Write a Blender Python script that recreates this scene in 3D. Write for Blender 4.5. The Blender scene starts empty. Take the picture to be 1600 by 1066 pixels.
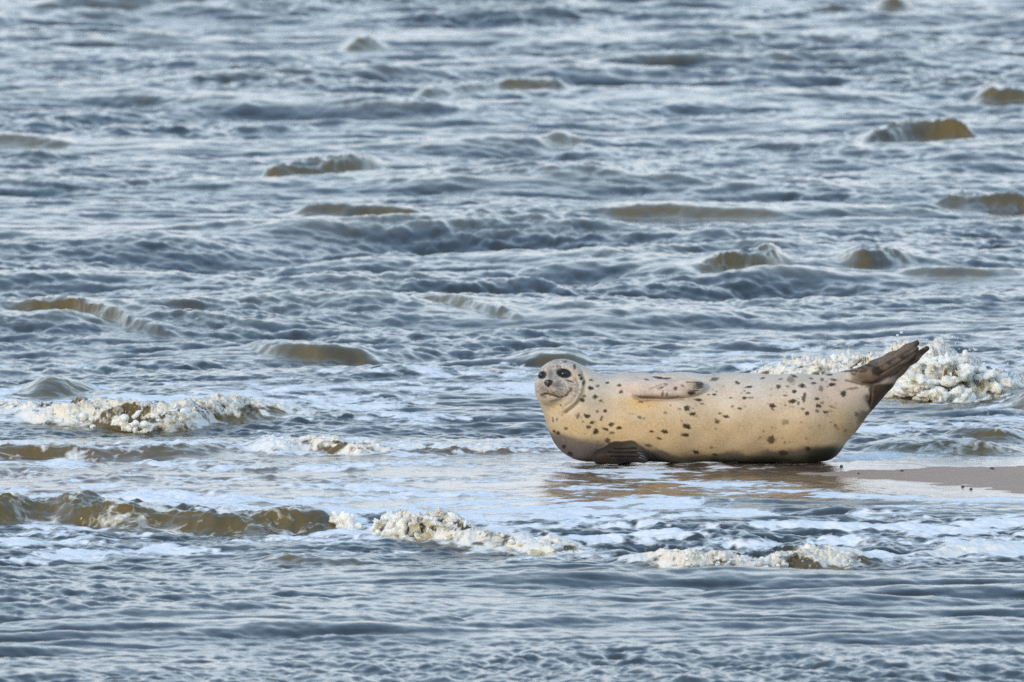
import bpy, math, random
import numpy as np
from mathutils import noise as mnoise, Vector

# ------------------------------------------------------------------ camera, sky, sun, exposure
FOC, SENS, CAMH = 500.0, 36.0, 4.0
PIX = SENS / FOC / 1600.0                     # tangent per photo pixel
DEP = math.atan(CAMH / 54.0) - math.atan(189 * PIX)
sc = bpy.context.scene
col = sc.collection
cam_d = bpy.data.cameras.new("camera")
cam = bpy.data.objects.new("camera", cam_d); col.objects.link(cam)
cam.location = (0, 0, CAMH)
cam.rotation_euler = (math.pi / 2 - DEP, 0, 0)
cam_d.lens = FOC; cam_d.sensor_width = SENS; cam_d.sensor_fit = 'HORIZONTAL'
cam_d.clip_start = 0.5; cam_d.clip_end = 20000
cam_d.dof.use_dof = True; cam_d.dof.focus_distance = 53.0; cam_d.dof.aperture_fstop = 11
sc.camera = cam

SUN_EL, SUN_AZ = math.radians(16), math.radians(215)      # azimuth clockwise from +Y
w = bpy.data.worlds.new("World"); sc.world = w; w.use_nodes = True
nt = w.node_tree
bg = nt.nodes['Background']; bg.inputs['Strength'].default_value = 0.15
sky = nt.nodes.new('ShaderNodeTexSky'); sky.sky_type = 'NISHITA'; sky.sun_disc = False
sky.sun_elevation = SUN_EL; sky.sun_rotation = SUN_AZ
sky.air_density = 1.0; sky.dust_density = 2.5; sky.ozone_density = 1.5; sky.altitude = 0
# thin evening overcast over the clear sky: creamy and bright low down, slate blue higher up
tcw = nt.nodes.new('ShaderNodeTexCoord'); sep = nt.nodes.new('ShaderNodeSeparateXYZ')
nt.links.new(tcw.outputs['Generated'], sep.inputs[0])
cr = nt.nodes.new('ShaderNodeValToRGB'); ce = cr.color_ramp.elements
SKYC = [(0.0, (9.6, 9.2, 8.9)), (0.08, (8.55, 9.15, 9.9)), (0.28, (6.2, 8.15, 9.9)), (0.55, (3.4, 5.3, 8.1)), (1.0, (2.5, 3.8, 5.8))]
while len(ce) < len(SKYC): ce.new(.5)
for el, (p, c) in zip(ce, SKYC): el.position = p; el.color = (*[x / 10 for x in c], 1)
nt.links.new(sep.outputs[2], cr.inputs[0])
mpw = nt.nodes.new('ShaderNodeMapping'); mpw.inputs['Scale'].default_value = (1.6, 1.6, 5.5); nt.links.new(tcw.outputs['Generated'], mpw.inputs['Vector'])
cn = nt.nodes.new('ShaderNodeTexNoise'); cn.inputs['Scale'].default_value = 1.7; cn.inputs['Detail'].default_value = 5; cn.inputs['Roughness'].default_value = .55
nt.links.new(mpw.outputs[0], cn.inputs['Vector'])
cb = nt.nodes.new('ShaderNodeMath'); cb.operation = 'MULTIPLY_ADD'; nt.links.new(cn.outputs['Fac'], cb.inputs[0]); cb.inputs[1].default_value = 16.0; cb.inputs[2].default_value = 3.2
cs = nt.nodes.new('ShaderNodeVectorMath'); cs.operation = 'SCALE'; nt.links.new(cr.outputs[0], cs.inputs[0]); nt.links.new(cb.outputs[0], cs.inputs['Scale'])
cm = nt.nodes.new('ShaderNodeMix'); cm.data_type = 'RGBA'; cm.inputs[0].default_value = .85
nt.links.new(sky.outputs[0], cm.inputs[6]); nt.links.new(cs.outputs[0], cm.inputs[7])
nt.links.new(cm.outputs[2], bg.inputs['Color'])
sd = bpy.data.lights.new("sun", 'SUN'); sun = bpy.data.objects.new("sun", sd); col.objects.link(sun)
sd.energy = 2.0; sd.angle = math.radians(14); sd.color = (1.0, 0.84, 0.63)
sdir = Vector((math.sin(SUN_AZ) * math.cos(SUN_EL), math.cos(SUN_AZ) * math.cos(SUN_EL), math.sin(SUN_EL)))
sun.rotation_euler = sdir.to_track_quat('Z', 'Y').to_euler()
sc.view_settings.view_transform = 'Standard'; sc.view_settings.look = 'None'
sc.cycles.use_denoising = False
sc.view_settings.exposure = 0.0; sc.view_settings.gamma = 1.0

# ------------------------------------------------------------------ helpers
def dist_of(py):
    return CAMH / np.tan(DEP + np.arctan((np.asarray(py, float) - 533) * PIX))
def ground(px, py):
    Y = dist_of(py)
    return (np.asarray(px, float) - 800) * PIX * Y, Y

def tag(o, label=None, cat=None, group=None, kind=None):
    if label: o['label'] = label
    if cat: o['category'] = cat
    if group: o['group'] = group
    if kind: o['kind'] = kind
    return o

def mesh_np(name, V, F, mat=None, parent=None, smooth=True, attrs=None):
    """V (n,3) float array, F (m,k) int array of quads or triangles."""
    me = bpy.data.meshes.new(name)
    V = np.ascontiguousarray(V, np.float32); F = np.ascontiguousarray(F, np.int32)
    me.vertices.add(len(V)); me.vertices.foreach_set('co', V.ravel())
    k = F.shape[1]
    me.loops.add(F.size); me.loops.foreach_set('vertex_index', F.ravel())
    me.polygons.add(len(F))
    me.polygons.foreach_set('loop_start', np.arange(0, F.size, k, dtype=np.int32))
    me.polygons.foreach_set('loop_total', np.full(len(F), k, np.int32))
    me.update(calc_edges=True)
    if smooth: me.shade_smooth()
    for an, (ty, data) in (attrs or {}).items():
        a = me.attributes.new(an, ty, 'POINT')
        a.data.foreach_set('color' if ty == 'FLOAT_COLOR' else 'value', np.ascontiguousarray(data, np.float32).ravel())
    o = bpy.data.objects.new(name, me); col.objects.link(o)
    if mat: me.materials.append(mat)
    if parent: o.parent = parent
    return o

def smooth01(a, b, x):
    t = np.clip((x - a) / (b - a), 0, 1)
    return t * t * (3 - 2 * t)

def new_mat(name):
    m = bpy.data.materials.new(name); m.use_nodes = True
    return m, m.node_tree, m.node_tree.nodes['Principled BSDF']
def node(nt, ty, **kw):
    n = nt.nodes.new(ty)
    for k, v in kw.items():
        if k in n.inputs.keys() if hasattr(n.inputs, 'keys') else False: n.inputs[k].default_value = v
        else: setattr(n, k, v)
    return n
def noise_node(nt, vec, scale, detail=3, rough=0.5, dist=0.0):
    n = nt.nodes.new('ShaderNodeTexNoise')
    n.inputs['Scale'].default_value = scale; n.inputs['Detail'].default_value = detail
    n.inputs['Roughness'].default_value = rough; n.inputs['Distortion'].default_value = dist
    nt.links.new(vec, n.inputs['Vector']); return n.outputs['Fac']
def math_node(nt, op, a, b=None, c=None, clamp=False):
    n = nt.nodes.new('ShaderNodeMath'); n.operation = op; n.use_clamp = clamp
    for i, x in enumerate((a, b, c)):
        if x is None: continue
        if isinstance(x, (int, float)): n.inputs[i].default_value = x
        else: nt.links.new(x, n.inputs[i])
    return n.outputs[0]
def ramp(nt, fac, stops):
    n = nt.nodes.new('ShaderNodeValToRGB'); e = n.color_ramp.elements
    while len(e) < len(stops): e.new(0.5)
    for el, (p, c) in zip(e, stops):
        el.position = p; el.color = (*c, 1) if len(c) == 3 else c
    nt.links.new(fac, n.inputs[0]); return n.outputs[0]
def mix_col(nt, fac, a, b, mode='MIX'):
    n = nt.nodes.new('ShaderNodeMix'); n.data_type = 'RGBA'; n.blend_type = mode
    if isinstance(fac, (int, float)): n.inputs[0].default_value = fac
    else: nt.links.new(fac, n.inputs[0])
    for i, x in ((6, a), (7, b)):
        if isinstance(x, tuple): n.inputs[i].default_value = (*x, 1)
        else: nt.links.new(x, n.inputs[i])
    return n.outputs[2]
def bump(nt, height, strength, dist, normal=None):
    n = nt.nodes.new('ShaderNodeBump'); n.inputs['Strength'].default_value = strength
    n.inputs['Distance'].default_value = dist
    nt.links.new(height, n.inputs['Height'])
    if normal: nt.links.new(normal, n.inputs['Normal'])
    return n.outputs[0]

# ------------------------------------------------------------------ periodic random fields
rng = np.random.default_rng(7)
def wave_tile(L, N, peak, lmin, spread, rms, ang=-math.pi / 2, seed=1, choppy=True, power=4.0, narrow=6):
    r = np.random.default_rng(seed)
    k1 = 2 * np.pi * np.fft.fftfreq(N, L / N)
    kx, ky = np.meshgrid(k1, k1, indexing='ij')
    k = np.hypot(kx, ky); k[0, 0] = 1
    th = np.arctan2(ky, kx) - ang
    kp = 2 * np.pi / peak
    S = np.exp(-(kp / k) ** 2 * 1.2) / k ** power
    D = (1 - spread) * np.abs(np.cos(th)) ** narrow + spread * (0.3 + 0.7 * np.cos(th) ** 2)
    S *= D * np.exp(-(k * lmin / (2 * np.pi)) ** 2); S[0, 0] = 0
    A = np.sqrt(S) * (r.standard_normal((N, N)) + 1j * r.standard_normal((N, N)))
    h = np.fft.ifft2(A).real; f = rms / h.std()
    out = [h * f]
    if choppy:
        out.append(np.fft.ifft2(1j * kx / k * A).real * f)
        out.append(np.fft.ifft2(1j * ky / k * A).real * f)
    return L, [o.astype(np.float32) for o in out]
def look(tile, X, Y, ch=None):
    L, arrs = tile; N = arrs[0].shape[0]
    fx = (X / L % 1.0) * N; fy = (Y / L % 1.0) * N
    ix = np.floor(fx).astype(np.int32); iy = np.floor(fy).astype(np.int32)
    tx = (fx - ix).astype(np.float32); ty = (fy - iy).astype(np.float32)
    ix %= N; iy %= N; jx = (ix + 1) % N; jy = (iy + 1) % N
    res = []
    for a in (arrs if ch is None else [arrs[c] for c in ch]):
        res.append((a[ix, iy] * (1 - tx) + a[jx, iy] * tx) * (1 - ty) + (a[ix, jy] * (1 - tx) + a[jx, jy] * tx) * ty)
    return res
SEA = wave_tile(37.0, 1536, 3.4, 0.07, 0.22, 0.044, seed=3, power=4.4)
CHOP = wave_tile(17.3, 1024, 0.75, 0.05, 0.5, 0.0095, ang=-math.pi / 2 + 0.35, seed=5)
RIP = wave_tile(9.1, 1024, 0.30, 0.022, 0.5, 0.0032, ang=-math.pi / 2 - 0.2, seed=9, power=3.5)
LINES = wave_tile(14.3, 1024, 0.9, 0.07, 0.02, 0.0075, ang=-math.pi / 2 + .08, seed=15, narrow=26, power=3.6)
NZ = wave_tile(11.0, 1024, 1.2, 0.03, 1.0, 1.0, seed=21, choppy=False, power=2.8)     # plain cloud noise, for masks
NZL = wave_tile(61.0, 512, 7.0, 0.4, 1.0, 1.0, seed=22, choppy=False, power=3.0)

# ------------------------------------------------------------------ the breakers: crest lines given as photo px, base py, height px
# (px, base py, crest height px)      a, b: front / back length in metres   foam 0..1
RIDGES = [
    # nearest roller, olive face running off the left
    dict(p=[(-200, 822, 20), (-60, 826, 34), (0, 824, 38), (60, 820, 26), (130, 826, 36), (175, 829, 34), (240, 830, 24), (330, 831, 31), (400, 832, 22), (470, 829, 30), (520, 828, 31), (545, 826, 18), (566, 822, 0)], a=.15, b=.34, foam=.28, rough=.9),
    dict(p=[(572, 836, 0), (592, 839, 48), (640, 845, 54), (690, 851, 50), (730, 854, 30), (770, 857, 16), (850, 862, 14), (900, 864, 8), (960, 866, 6), (1020, 868, 0)], a=.14, b=.2, foam=.72, rough=1.6, bil=1),
    dict(p=[(920, 882, 0), (960, 884, 5), (1040, 888, 16), (1090, 890, 22), (1160, 886, 17), (1250, 884, 20), (1330, 880, 14), (1380, 874, 6), (1500, 866, 8), (1560, 862, 6), (1640, 862, 0)], a=.10, b=.22, foam=.75, rough=1.4, bil=1),
    dict(p=[(370, 878, 0), (420, 880, 8), (500, 882, 7), (580, 880, 5), (640, 876, 0)], a=.09, b=.2, foam=.2, rough=.8),
    # broken wave on the left behind the swash
    dict(p=[(-100, 650, 10), (10, 652, 14), (60, 660, 18), (130, 664, 22), (220, 668, 28), (280, 668, 26), (330, 662, 22), (400, 656, 14), (470, 652, 6), (530, 650, 0)], a=.16, b=.3, foam=.72, rough=1.4, bil=1),
    dict(p=[(-100, 716, 14), (0, 716, 18), (100, 717, 18), (200, 716, 17), (290, 714, 16), (340, 711, 9), (400, 708, 0)], a=.12, b=.3, foam=.35, rough=1.0),
    dict(p=[(370, 700, 0), (420, 706, 18), (480, 706, 16), (560, 710, 16), (640, 710, 10), (760, 708, 12), (850, 706, 8), (930, 706, 4)], a=.10, b=.3, foam=.85, rough=1.3, bil=1),
    # wave breaking behind the tail
    dict(p=[(1130, 602, 0), (1180, 604, 16), (1260, 606, 34), (1330, 606, 42), (1400, 614, 52), (1440, 620, 64), (1480, 624, 72), (1520, 624, 60), (1560, 622, 42), (1600, 620, 28), (1680, 618, 14)], a=.24, b=.35, foam=.9, rough=1.5, bil=1),
    dict(p=[(1560, 640, 6), (1590, 645, 20), (1660, 648, 30), (1750, 648, 20)], a=.2, b=.5, foam=.05, rough=.7),
    dict(p=[(1320, 704, 0), (1400, 706, 12), (1500, 708, 14), (1620, 706, 14)], a=.12, b=.3, foam=.35, rough=.7),
    dict(p=[(1440, 690, 0), (1510, 690, 16), (1560, 692, 20), (1640, 690, 16)], a=.14, b=.3, foam=.4, rough=.7),
    # unbroken olive faces farther out
    dict(p=[(0, 620, 0), (30, 628, 14), (130, 626, 16), (170, 622, 4)], a=.2, b=.5, foam=0, rough=.5),
    dict(p=[(780, 570, 0), (830, 574, 14), (900, 573, 12), (960, 570, 2)], a=.2, b=.5, foam=0, rough=.5),
    dict(p=[(370, 535, 0), (420, 550, 14), (480, 554, 17), (560, 556, 13), (620, 560, 3)], a=.25, b=.6, foam=0, rough=.6),
    dict(p=[(430, 330, 0), (480, 334, 12), (560, 337, 15), (640, 339, 11), (700, 342, 3)], a=.25, b=.7, foam=0, rough=.5),
    dict(p=[(900, 340, 0), (950, 342, 13), (1040, 342, 15), (1150, 344, 12), (1230, 346, 8), (1260, 348, 0)], a=.28, b=.7, foam=0, rough=.5),
    dict(p=[(1060, 430, 0), (1110, 432, 20), (1160, 428, 26), (1220, 420, 20), (1260, 414, 3)], a=.3, b=.7, foam=.15, rough=1.0),
    dict(p=[(1280, 412, 0), (1330, 418, 24), (1370, 416, 22), (1430, 412, 10), (1460, 412, 0)], a=.3, b=.7, foam=.1, rough=1.0),
    dict(p=[(1360, 434, 0), (1440, 438, 12), (1560, 438, 12), (1650, 436, 6)], a=.3, b=.7, foam=0, rough=.5),
    dict(p=[(1310, 232, 0), (1360, 228, 20), (1420, 222, 26), (1480, 222, 28), (1520, 224, 10), (1560, 226, 0)], a=.4, b=.9, foam=.12, rough=.9),
    dict(p=[(1500, 162, 0), (1540, 162, 18), (1600, 162, 20), (1660, 164, 4)], a=.4, b=.9, foam=.1, rough=.8),
    dict(p=[(1430, 330, 0), (1480, 330, 20), (1540, 332, 20), (1600, 332, 22), (1680, 332, 12)], a=.35, b=.8, foam=.2, rough=1.0),
    dict(p=[(1350, 22, 0), (1370, 24, 14), (1430, 22, 14), (1450, 20, 0)], a=.5, b=1.0, foam=0, rough=.8),
    dict(p=[(510, 82, 0), (540, 82, 12), (590, 78, 15), (620, 76, 6)], a=.5, b=1.0, foam=.05, rough=.9),
    dict(p=[(620, 148, 0), (660, 150, 12), (700, 148, 10), (780, 140, 12), (880, 140, 12), (920, 142, 0)], a=.4, b=.9, foam=.05, rough=.8),
    dict(p=[(810, 230, 0), (850, 232, 12), (910, 230, 12), (930, 230, 0)], a=.4, b=.8, foam=0, rough=.6),
    dict(p=[(-60, 232, 8), (0, 230, 14), (100, 234, 10), (150, 238, 0)], a=.4, b=.8, foam=0, rough=.6),
    dict(p=[(370, 276, 0), (420, 278, 14), (520, 272, 16), (590, 264, 14), (620, 262, 0)], a=.35, b=.8, foam=.15, rough=1.1),
    dict(p=[(-40, 495, 10), (40, 500, 18), (100, 500, 24), (170, 508, 16), (260, 524, 10), (320, 530, 0)], a=.28, b=.6, foam=.1, rough=1.0),
    dict(p=[(600, 478, 0), (660, 480, 12), (740, 490, 12), (820, 506, 10), (840, 510, 0)], a=.28, b=.6, foam=.05, rough=.9),
]
for R in RIDGES:
    p = np.array(R['p'], float)
    X, Y = ground(p[:, 0], p[:, 1])
    if p[:, 1].mean() < 590: R['a'] *= .5; R['b'] *= .6; p[:, 2] *= 1.05; p[0, 0] -= 30; p[-1, 0] += 30
    R['X'], R['Y'], R['H'] = X, Y, p[:, 2] * PIX * Y * 1.06

SAND = [(1325, 741), (1380, 737), (1450, 733.5), (1600, 731), (1900, 728), (1900, 790), (1600, 766), (1530, 757.5), (1430, 748), (1370, 744)]
SX, SY = ground(np.array([q[0] for q in SAND]), np.array([q[1] for q in SAND]))
def poly_sd(PX, PY, X, Y):
    """signed distance to a polygon, negative inside"""
    d = np.full(X.shape, 1e9, np.float32); inside = np.zeros(X.shape, bool)
    n = len(PX)
    for i in range(n):
        x0, y0, x1, y1 = PX[i], PY[i], PX[(i + 1) % n], PY[(i + 1) % n]
        ex, ey = x1 - x0, y1 - y0
        t = np.clip(((X - x0) * ex + (Y - y0) * ey) / (ex * ex + ey * ey), 0, 1)
        d = np.minimum(d, np.hypot(X - x0 - t * ex, Y - y0 - t * ey))
        c = ((y0 > Y) != (y1 > Y)) & (X < (x1 - x0) * (Y - y0) / (y1 - y0 + 1e-12) + x0)
        inside ^= c
    return np.where(inside, -d, d)

def catmull(xs, ys, q):
    """smooth interpolation of ys over xs"""
    m = np.gradient(ys, xs); q = np.clip(q, xs[0], xs[-1])
    i = np.clip(np.searchsorted(xs, q) - 1, 0, len(xs) - 2)
    h = xs[i + 1] - xs[i]; t = (q - xs[i]) / h
    return ((2 * t**3 - 3 * t**2 + 1) * ys[i] + (t**3 - 2 * t**2 + t) * h * m[i] + (-2 * t**3 + 3 * t**2) * ys[i + 1] + (t**3 - t**2) * h * m[i + 1])

def sea(X, Y):
    """displaced position and foam amount for still-water points X, Y"""
    X = X.astype(np.float32); Y = Y.astype(np.float32)
    n1, = look(NZL, X, Y); n2, = look(NZ, X, Y)
    D_ = lambda q: float(dist_of(q))
    Yw = Y + 0.3 * n1
    film = smooth01(D_(806), D_(786), Yw) * (1 - smooth01(D_(702), D_(672), Yw))              # thin swash sheet the seal lies in
    outer = smooth01(D_(690), D_(500), Yw)
    farw = smooth01(D_(350), D_(60), Y)
    n4, = look(NZL, X * .9 + 11, Y * .55 + 7)
    a_sea = 0.26 * (1 - film) * (1 - outer) + outer * (0.60 + 0.25 * farw) * np.clip(1 + .4 * n4, .4, 1.7)
    a_sea = a_sea * (1 - film) + 0.03 * film
    patch = np.clip(0.75 + 0.5 * n1 + .4 * n4, .05, 1.9)
    lf = 1 - smooth01(-.9, .1, X)                                                # the swash is more ruffled to the left
    a_chop = (0.26 * (1 - outer) + 0.42 * outer) * (.15 + .85 * patch) * (1 - film) + (0.10 + .22 * lf) * film
    a_rip = ((1.05 * (1 - outer) + 1.15 * outer) * (.35 + .7 * patch)) * (1 - film) + (0.40 + 0.35 * np.clip(n2, -1, 1.2)) * film * (1 + 1.5 * lf)
    sd = poly_sd(SX, SY, X, Y)
    calm = smooth01(0.0, 0.8, sd)
    a_sea *= 0.1 + .9 * calm; a_chop *= 0.05 + .95 * calm; a_rip *= 0.2 + .8 * calm
    nearfade = smooth01(15, 38, Y) * (1 - smooth01(350, 1500, Y) * .7)
    h1, dx1, dy1 = look(SEA, X + 9.0, Y + 13.0)
    h1b, dx1b, dy1b = look(SEA, X * .906 + Y * .423 + 4, Y * .906 - X * .423)        # a second train crossing obliquely
    h1 = .8 * h1 + .55 * h1b; dx1 = .8 * dx1 + .55 * (dx1b * .906 - dy1b * .423); dy1 = .8 * dy1 + .55 * (dy1b * .906 + dx1b * .423)
    h2, dx2, dy2 = look(CHOP, X * .96 + Y * .28, Y * .96 - X * .28)
    h3, dx3, dy3 = look(RIP, X * .8 - Y * .6, Y * .8 + X * .6)
    a_sea = a_sea * nearfade
    h5, dx5, dy5 = look(LINES, X, Y); a_ln = (.8 * (1 - outer) + .6 * outer) * (1 - film) * np.clip(.9 - .5 * n4, .2, 1.6) * calm
    Z = a_sea * h1 + a_chop * h2 + a_rip * h3 + a_ln * h5
    DX = -1.1 * (a_sea * dx1 + .5 * a_chop * (dx2 * .96 - dy2 * .28) + a_ln * dx5) - .3 * a_rip * (dx3 * .8 + dy3 * .6)
    DY = -1.1 * (a_sea * dy1 + .5 * a_chop * (dy2 * .96 + dx2 * .28) + a_ln * dy5) - .3 * a_rip * (dy3 * .8 - dx3 * .6)
    foam = np.zeros_like(Z); silt_shade = np.clip((a_sea * h1 - .012 + .012 * n2) * 9, 0, .55) * outer
    # whitish crests in the shore break
    sh = smooth01(D_(712), D_(690), Y) * (1 - smooth01(D_(570), D_(460), Y))
    foam += sh * np.clip(0.25 + 0.30 * n2 + h1 * 5, 0, 1) * .8
    foam += film * np.clip(0.34 + .12 * lf + 0.28 * n2 + .15 * n1, 0, .7) * calm
    wash = smooth01(D_(882), D_(850), Yw) * (1 - smooth01(D_(790), D_(770), Yw))
    foam += wash * np.clip(0.45 + 0.3 * n2, 0, .8)
    foam += outer * np.clip((h1 * a_sea - 0.075) * 6 + .1 * n2, 0, .30)
    for R in RIDGES:
        xs, ys, hs = R['X'], R['Y'], R['H']
        m = (X > xs[0]) & (X < xs[-1]) & (Y > ys.min() - .8) & (Y < ys.max() + 3)
        if not m.any(): continue
        x = X[m]; y = Y[m]; z = n2[m]
        H = np.maximum(catmull(xs, hs, x), 0) * smooth01(0, .12 if R['rough'] > 1.15 else .2, x - xs[0]) * smooth01(0, .12 if R['rough'] > 1.15 else .2, xs[-1] - x)
        f1, = look(NZ, x * 1.9, y * 1.6); f2, = look(NZ, x * .8 + 3, y * .3)
        Yc = catmull(xs, ys, x) + R['a'] + R['rough'] * (0.035 * f2 + .004 * f1)
        H = H * (1 + R['rough'] * (.12 * f2 + .03 * f1))
        t = y - Yc
        aa = R['a'] * 1.25
        t = t + .010 * R['rough'] * look(NZ, x * 1.3, H * np.clip(1 + t / aa, 0, 1) * 5 + y * .4)[0] * np.clip(H / .06, 0, 1)
        front = 1 - smooth01(0, 1, -t / aa)
        back = np.exp(-np.maximum(t, 0) / R['b'] * 1.6) * (1 + np.maximum(t, 0) / R['b'] * 1.6)
        prof = np.where(t < 0, front, back)
        keep = np.exp(-(t / (R['b'] * 1.2)) ** 2)
        hh = H * prof
        if R.get('bil'):
            b1, = look(NZ, x * 3.2, (y + hh * 1.2) * 3.0); b2, = look(NZ, x * 9 + 2, (y + hh * 1.5) * 8)
            bil = np.clip(np.abs(b1), 0, 2) * .34 + np.clip(np.abs(b2), 0, 2) * .13
            mb = prof * np.clip(H / .05, 0, 1) ** 1.3 * bil
            hh = hh * .88 + .022 * mb; DY[m] -= .045 * mb
        else: bil = .3
        Z[m] = Z[m] * (1 - (.4 if ys.mean() < 62 else .8) * keep * np.clip(H / .05, 0, 1)) + hh + R['rough'] * prof * np.clip(H / .08, 0, 1) * (.006 * f1)
        # lip leans forward
        DY[m] -= .35 * hh * np.exp(-(t / R['a']) ** 2) * np.clip(H / .08, 0, 1)
        silt_shade[m] = np.maximum(silt_shade[m], np.clip(H / .045, 0, 1) ** .7 * (.9 + .3 * f2) * np.exp(-np.maximum(np.abs(t + .3 * R['a']) - .5 * R['a'], 0) ** 2 / R['a'] ** 2))
        lip = np.exp(-((t - .02) / (.55 * R['a'])) ** 2)
        face = np.exp(-((t + .4 * R['a']) / R['a']) ** 2)
        bk = np.where(t > 0, np.exp(-t / (1.6 * R['b'])), 0)
        foam[m] = foam[m] * (1 - .85 * face * np.clip(H / .03, 0, 1)) + R['foam'] * np.clip(H / .03, 0, 1) * ((.75 + .4 * f1 + .6 * bil) * np.maximum(lip, .85 * face) + .5 * bk)
    edge = smooth01(.32, .02, sd)*0
    Z = Z + 0.0
    return X + DX, Y + DY, Z, np.clip(foam + edge, 0, 1.3), silt_shade, np.clip(film * .8 + (1 - calm) * .2, 0, 1)

# ------------------------------------------------------------------ water
def grow(start, step, g, end):
    out = []
    v = start
    while v < end:
        v += step; step *= g; out.append(v)
    return out
half = np.arange(0, 0.041, 8e-5)
tail = grow(half[-1], 8.2e-5, 1.02, 0.11); tail += grow(tail[-1], tail[-1] - tail[-2], 1.12, 4.0)
pos = np.concatenate([half, tail]); A = np.concatenate([-pos[:0:-1], pos])
rows = [3.0]; st = 2.0
y = 38.5
rows = [2.0, 4, 7, 11, 15, 19, 23, 26, 29, 31, 33, 34.5, 35.6, 36.4, 37.0, 37.5, 37.9, 38.2, 38.4]
while y < 101:
    rows.append(y)
    if y < 43.5: s = .06
    elif dist_of(895) < y < dist_of(800): s = 0.0085
    elif dist_of(725) < y < dist_of(590): s = 0.0115
    else: s = 0.019 * (y / 50) ** 1.5
    y += s
rows += grow(y, 0.06, 1.04, 9000)
Yg = np.array(rows)
print('grid', len(A), len(Yg))
GX = (A[None, :] * np.maximum(Yg, 30)[:, None]); GY = np.repeat(Yg[:, None], len(A), 1)
nr, nc = GX.shape
wx, wy, wz, wf, ws, wsh = sea(GX.ravel(), GY.ravel())
i0 = (np.arange(nr - 1)[:, None] * nc + np.arange(nc - 1)[None, :]).ravel()
F = np.stack([i0, i0 + 1, i0 + nc + 1, i0 + nc], 1)

def water_material():
    m, nt, b = new_mat('sea_water')
    geo = nt.nodes.new('ShaderNodeNewGeometry'); P = geo.outputs['Position']
    at = nt.nodes.new('ShaderNodeAttribute'); at.attribute_name = 'foam'; f = at.outputs['Fac']
    n1 = noise_node(nt, P, 9, 6, .62, .6); n2 = noise_node(nt, P, 38, 4, .6); n3 = noise_node(nt, P, 2.2, 3, .5)
    v = nt.nodes.new('ShaderNodeTexVoronoi'); v.feature = 'DISTANCE_TO_EDGE'; v.inputs['Scale'].default_value = 11
    mp = nt.nodes.new('ShaderNodeMapping'); mp.inputs['Scale'].default_value = (1, .8, 1)
    wa = nt.nodes.new('ShaderNodeVectorMath'); wa.operation = 'ADD'
    nc_ = nt.nodes.new('ShaderNodeTexNoise'); nc_.inputs['Scale'].default_value = 5; nt.links.new(P, nc_.inputs['Vector'])
    sc_ = nt.nodes.new('ShaderNodeVectorMath'); sc_.operation = 'SCALE'; sc_.inputs['Scale'].default_value = .25
    nt.links.new(nc_.outputs['Color'], sc_.inputs[0]); nt.links.new(P, wa.inputs[0]); nt.links.new(sc_.outputs[0], wa.inputs[1])
    nt.links.new(wa.outputs[0], v.inputs['Vector'])
    lace = math_node(nt, 'SUBTRACT', 1.0, math_node(nt, 'MULTIPLY', v.outputs['Distance'], 7.0, clamp=True))
    pat = math_node(nt, 'ADD', math_node(nt, 'MULTIPLY', n1, .62), math_node(nt, 'MULTIPLY', n2, .3))
    pat = math_node(nt, 'ADD', pat, math_node(nt, 'MULTIPLY', lace, .10))
    # foam where attribute beats the pattern
    e = math_node(nt, 'SUBTRACT', math_node(nt, 'ADD', f, math_node(nt, 'MULTIPLY', pat, 1.25)), 1.02)
    mask = math_node(nt, 'MULTIPLY', e, 4.2, clamp=True)
    sa = nt.nodes.new('ShaderNodeAttribute'); sa.attribute_name = 'silt_shade'
    clear = mix_col(nt, n3, (0.020, 0.026, 0.030), (0.038, 0.044, 0.044))
    sh_ = nt.nodes.new('ShaderNodeAttribute'); sh_.attribute_name = 'shallow'
    clear = mix_col(nt, sh_.outputs['Fac'], clear, (.17, .115, .075))
    silt_shade = mix_col(nt, math_node(nt, 'MULTIPLY', sa.outputs['Fac'], math_node(nt, 'MULTIPLY_ADD', n1, .9, .5), clamp=True), clear, (0.120, 0.088, 0.034))
    sa0 = nt.nodes.new('ShaderNodeAttribute'); sa0.attribute_name = 'silt_shade'
    foamc = mix_col(nt, n2, (0.62, 0.62, 0.60), (0.84, 0.85, 0.85))
    foamc = mix_col(nt, math_node(nt, 'MULTIPLY', sa0.outputs['Fac'], .45), foamc, (.62, .56, .42))
    nt.links.new(mix_col(nt, mask, silt_shade, foamc), b.inputs['Base Color'])
    nt.links.new(math_node(nt, 'MULTIPLY_ADD', mask, .5, .07), b.inputs['Roughness'])
    b.inputs['IOR'].default_value = 1.333
    bp = bump(nt, noise_node(nt, P, 40, 4, .62), .5, .003)
    bp = bump(nt, math_node(nt, 'MULTIPLY', mask, n2), .6, .008, bp)
    nt.links.new(bp, b.inputs['Normal'])
    return m
M_WATER = water_material()
water = mesh_np('sea_water', np.stack([wx, wy, wz], 1), F, M_WATER, attrs={'foam': ('FLOAT', wf), 'silt_shade': ('FLOAT', ws), 'shallow': ('FLOAT', wsh)})
tag(water, kind='structure')

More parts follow.
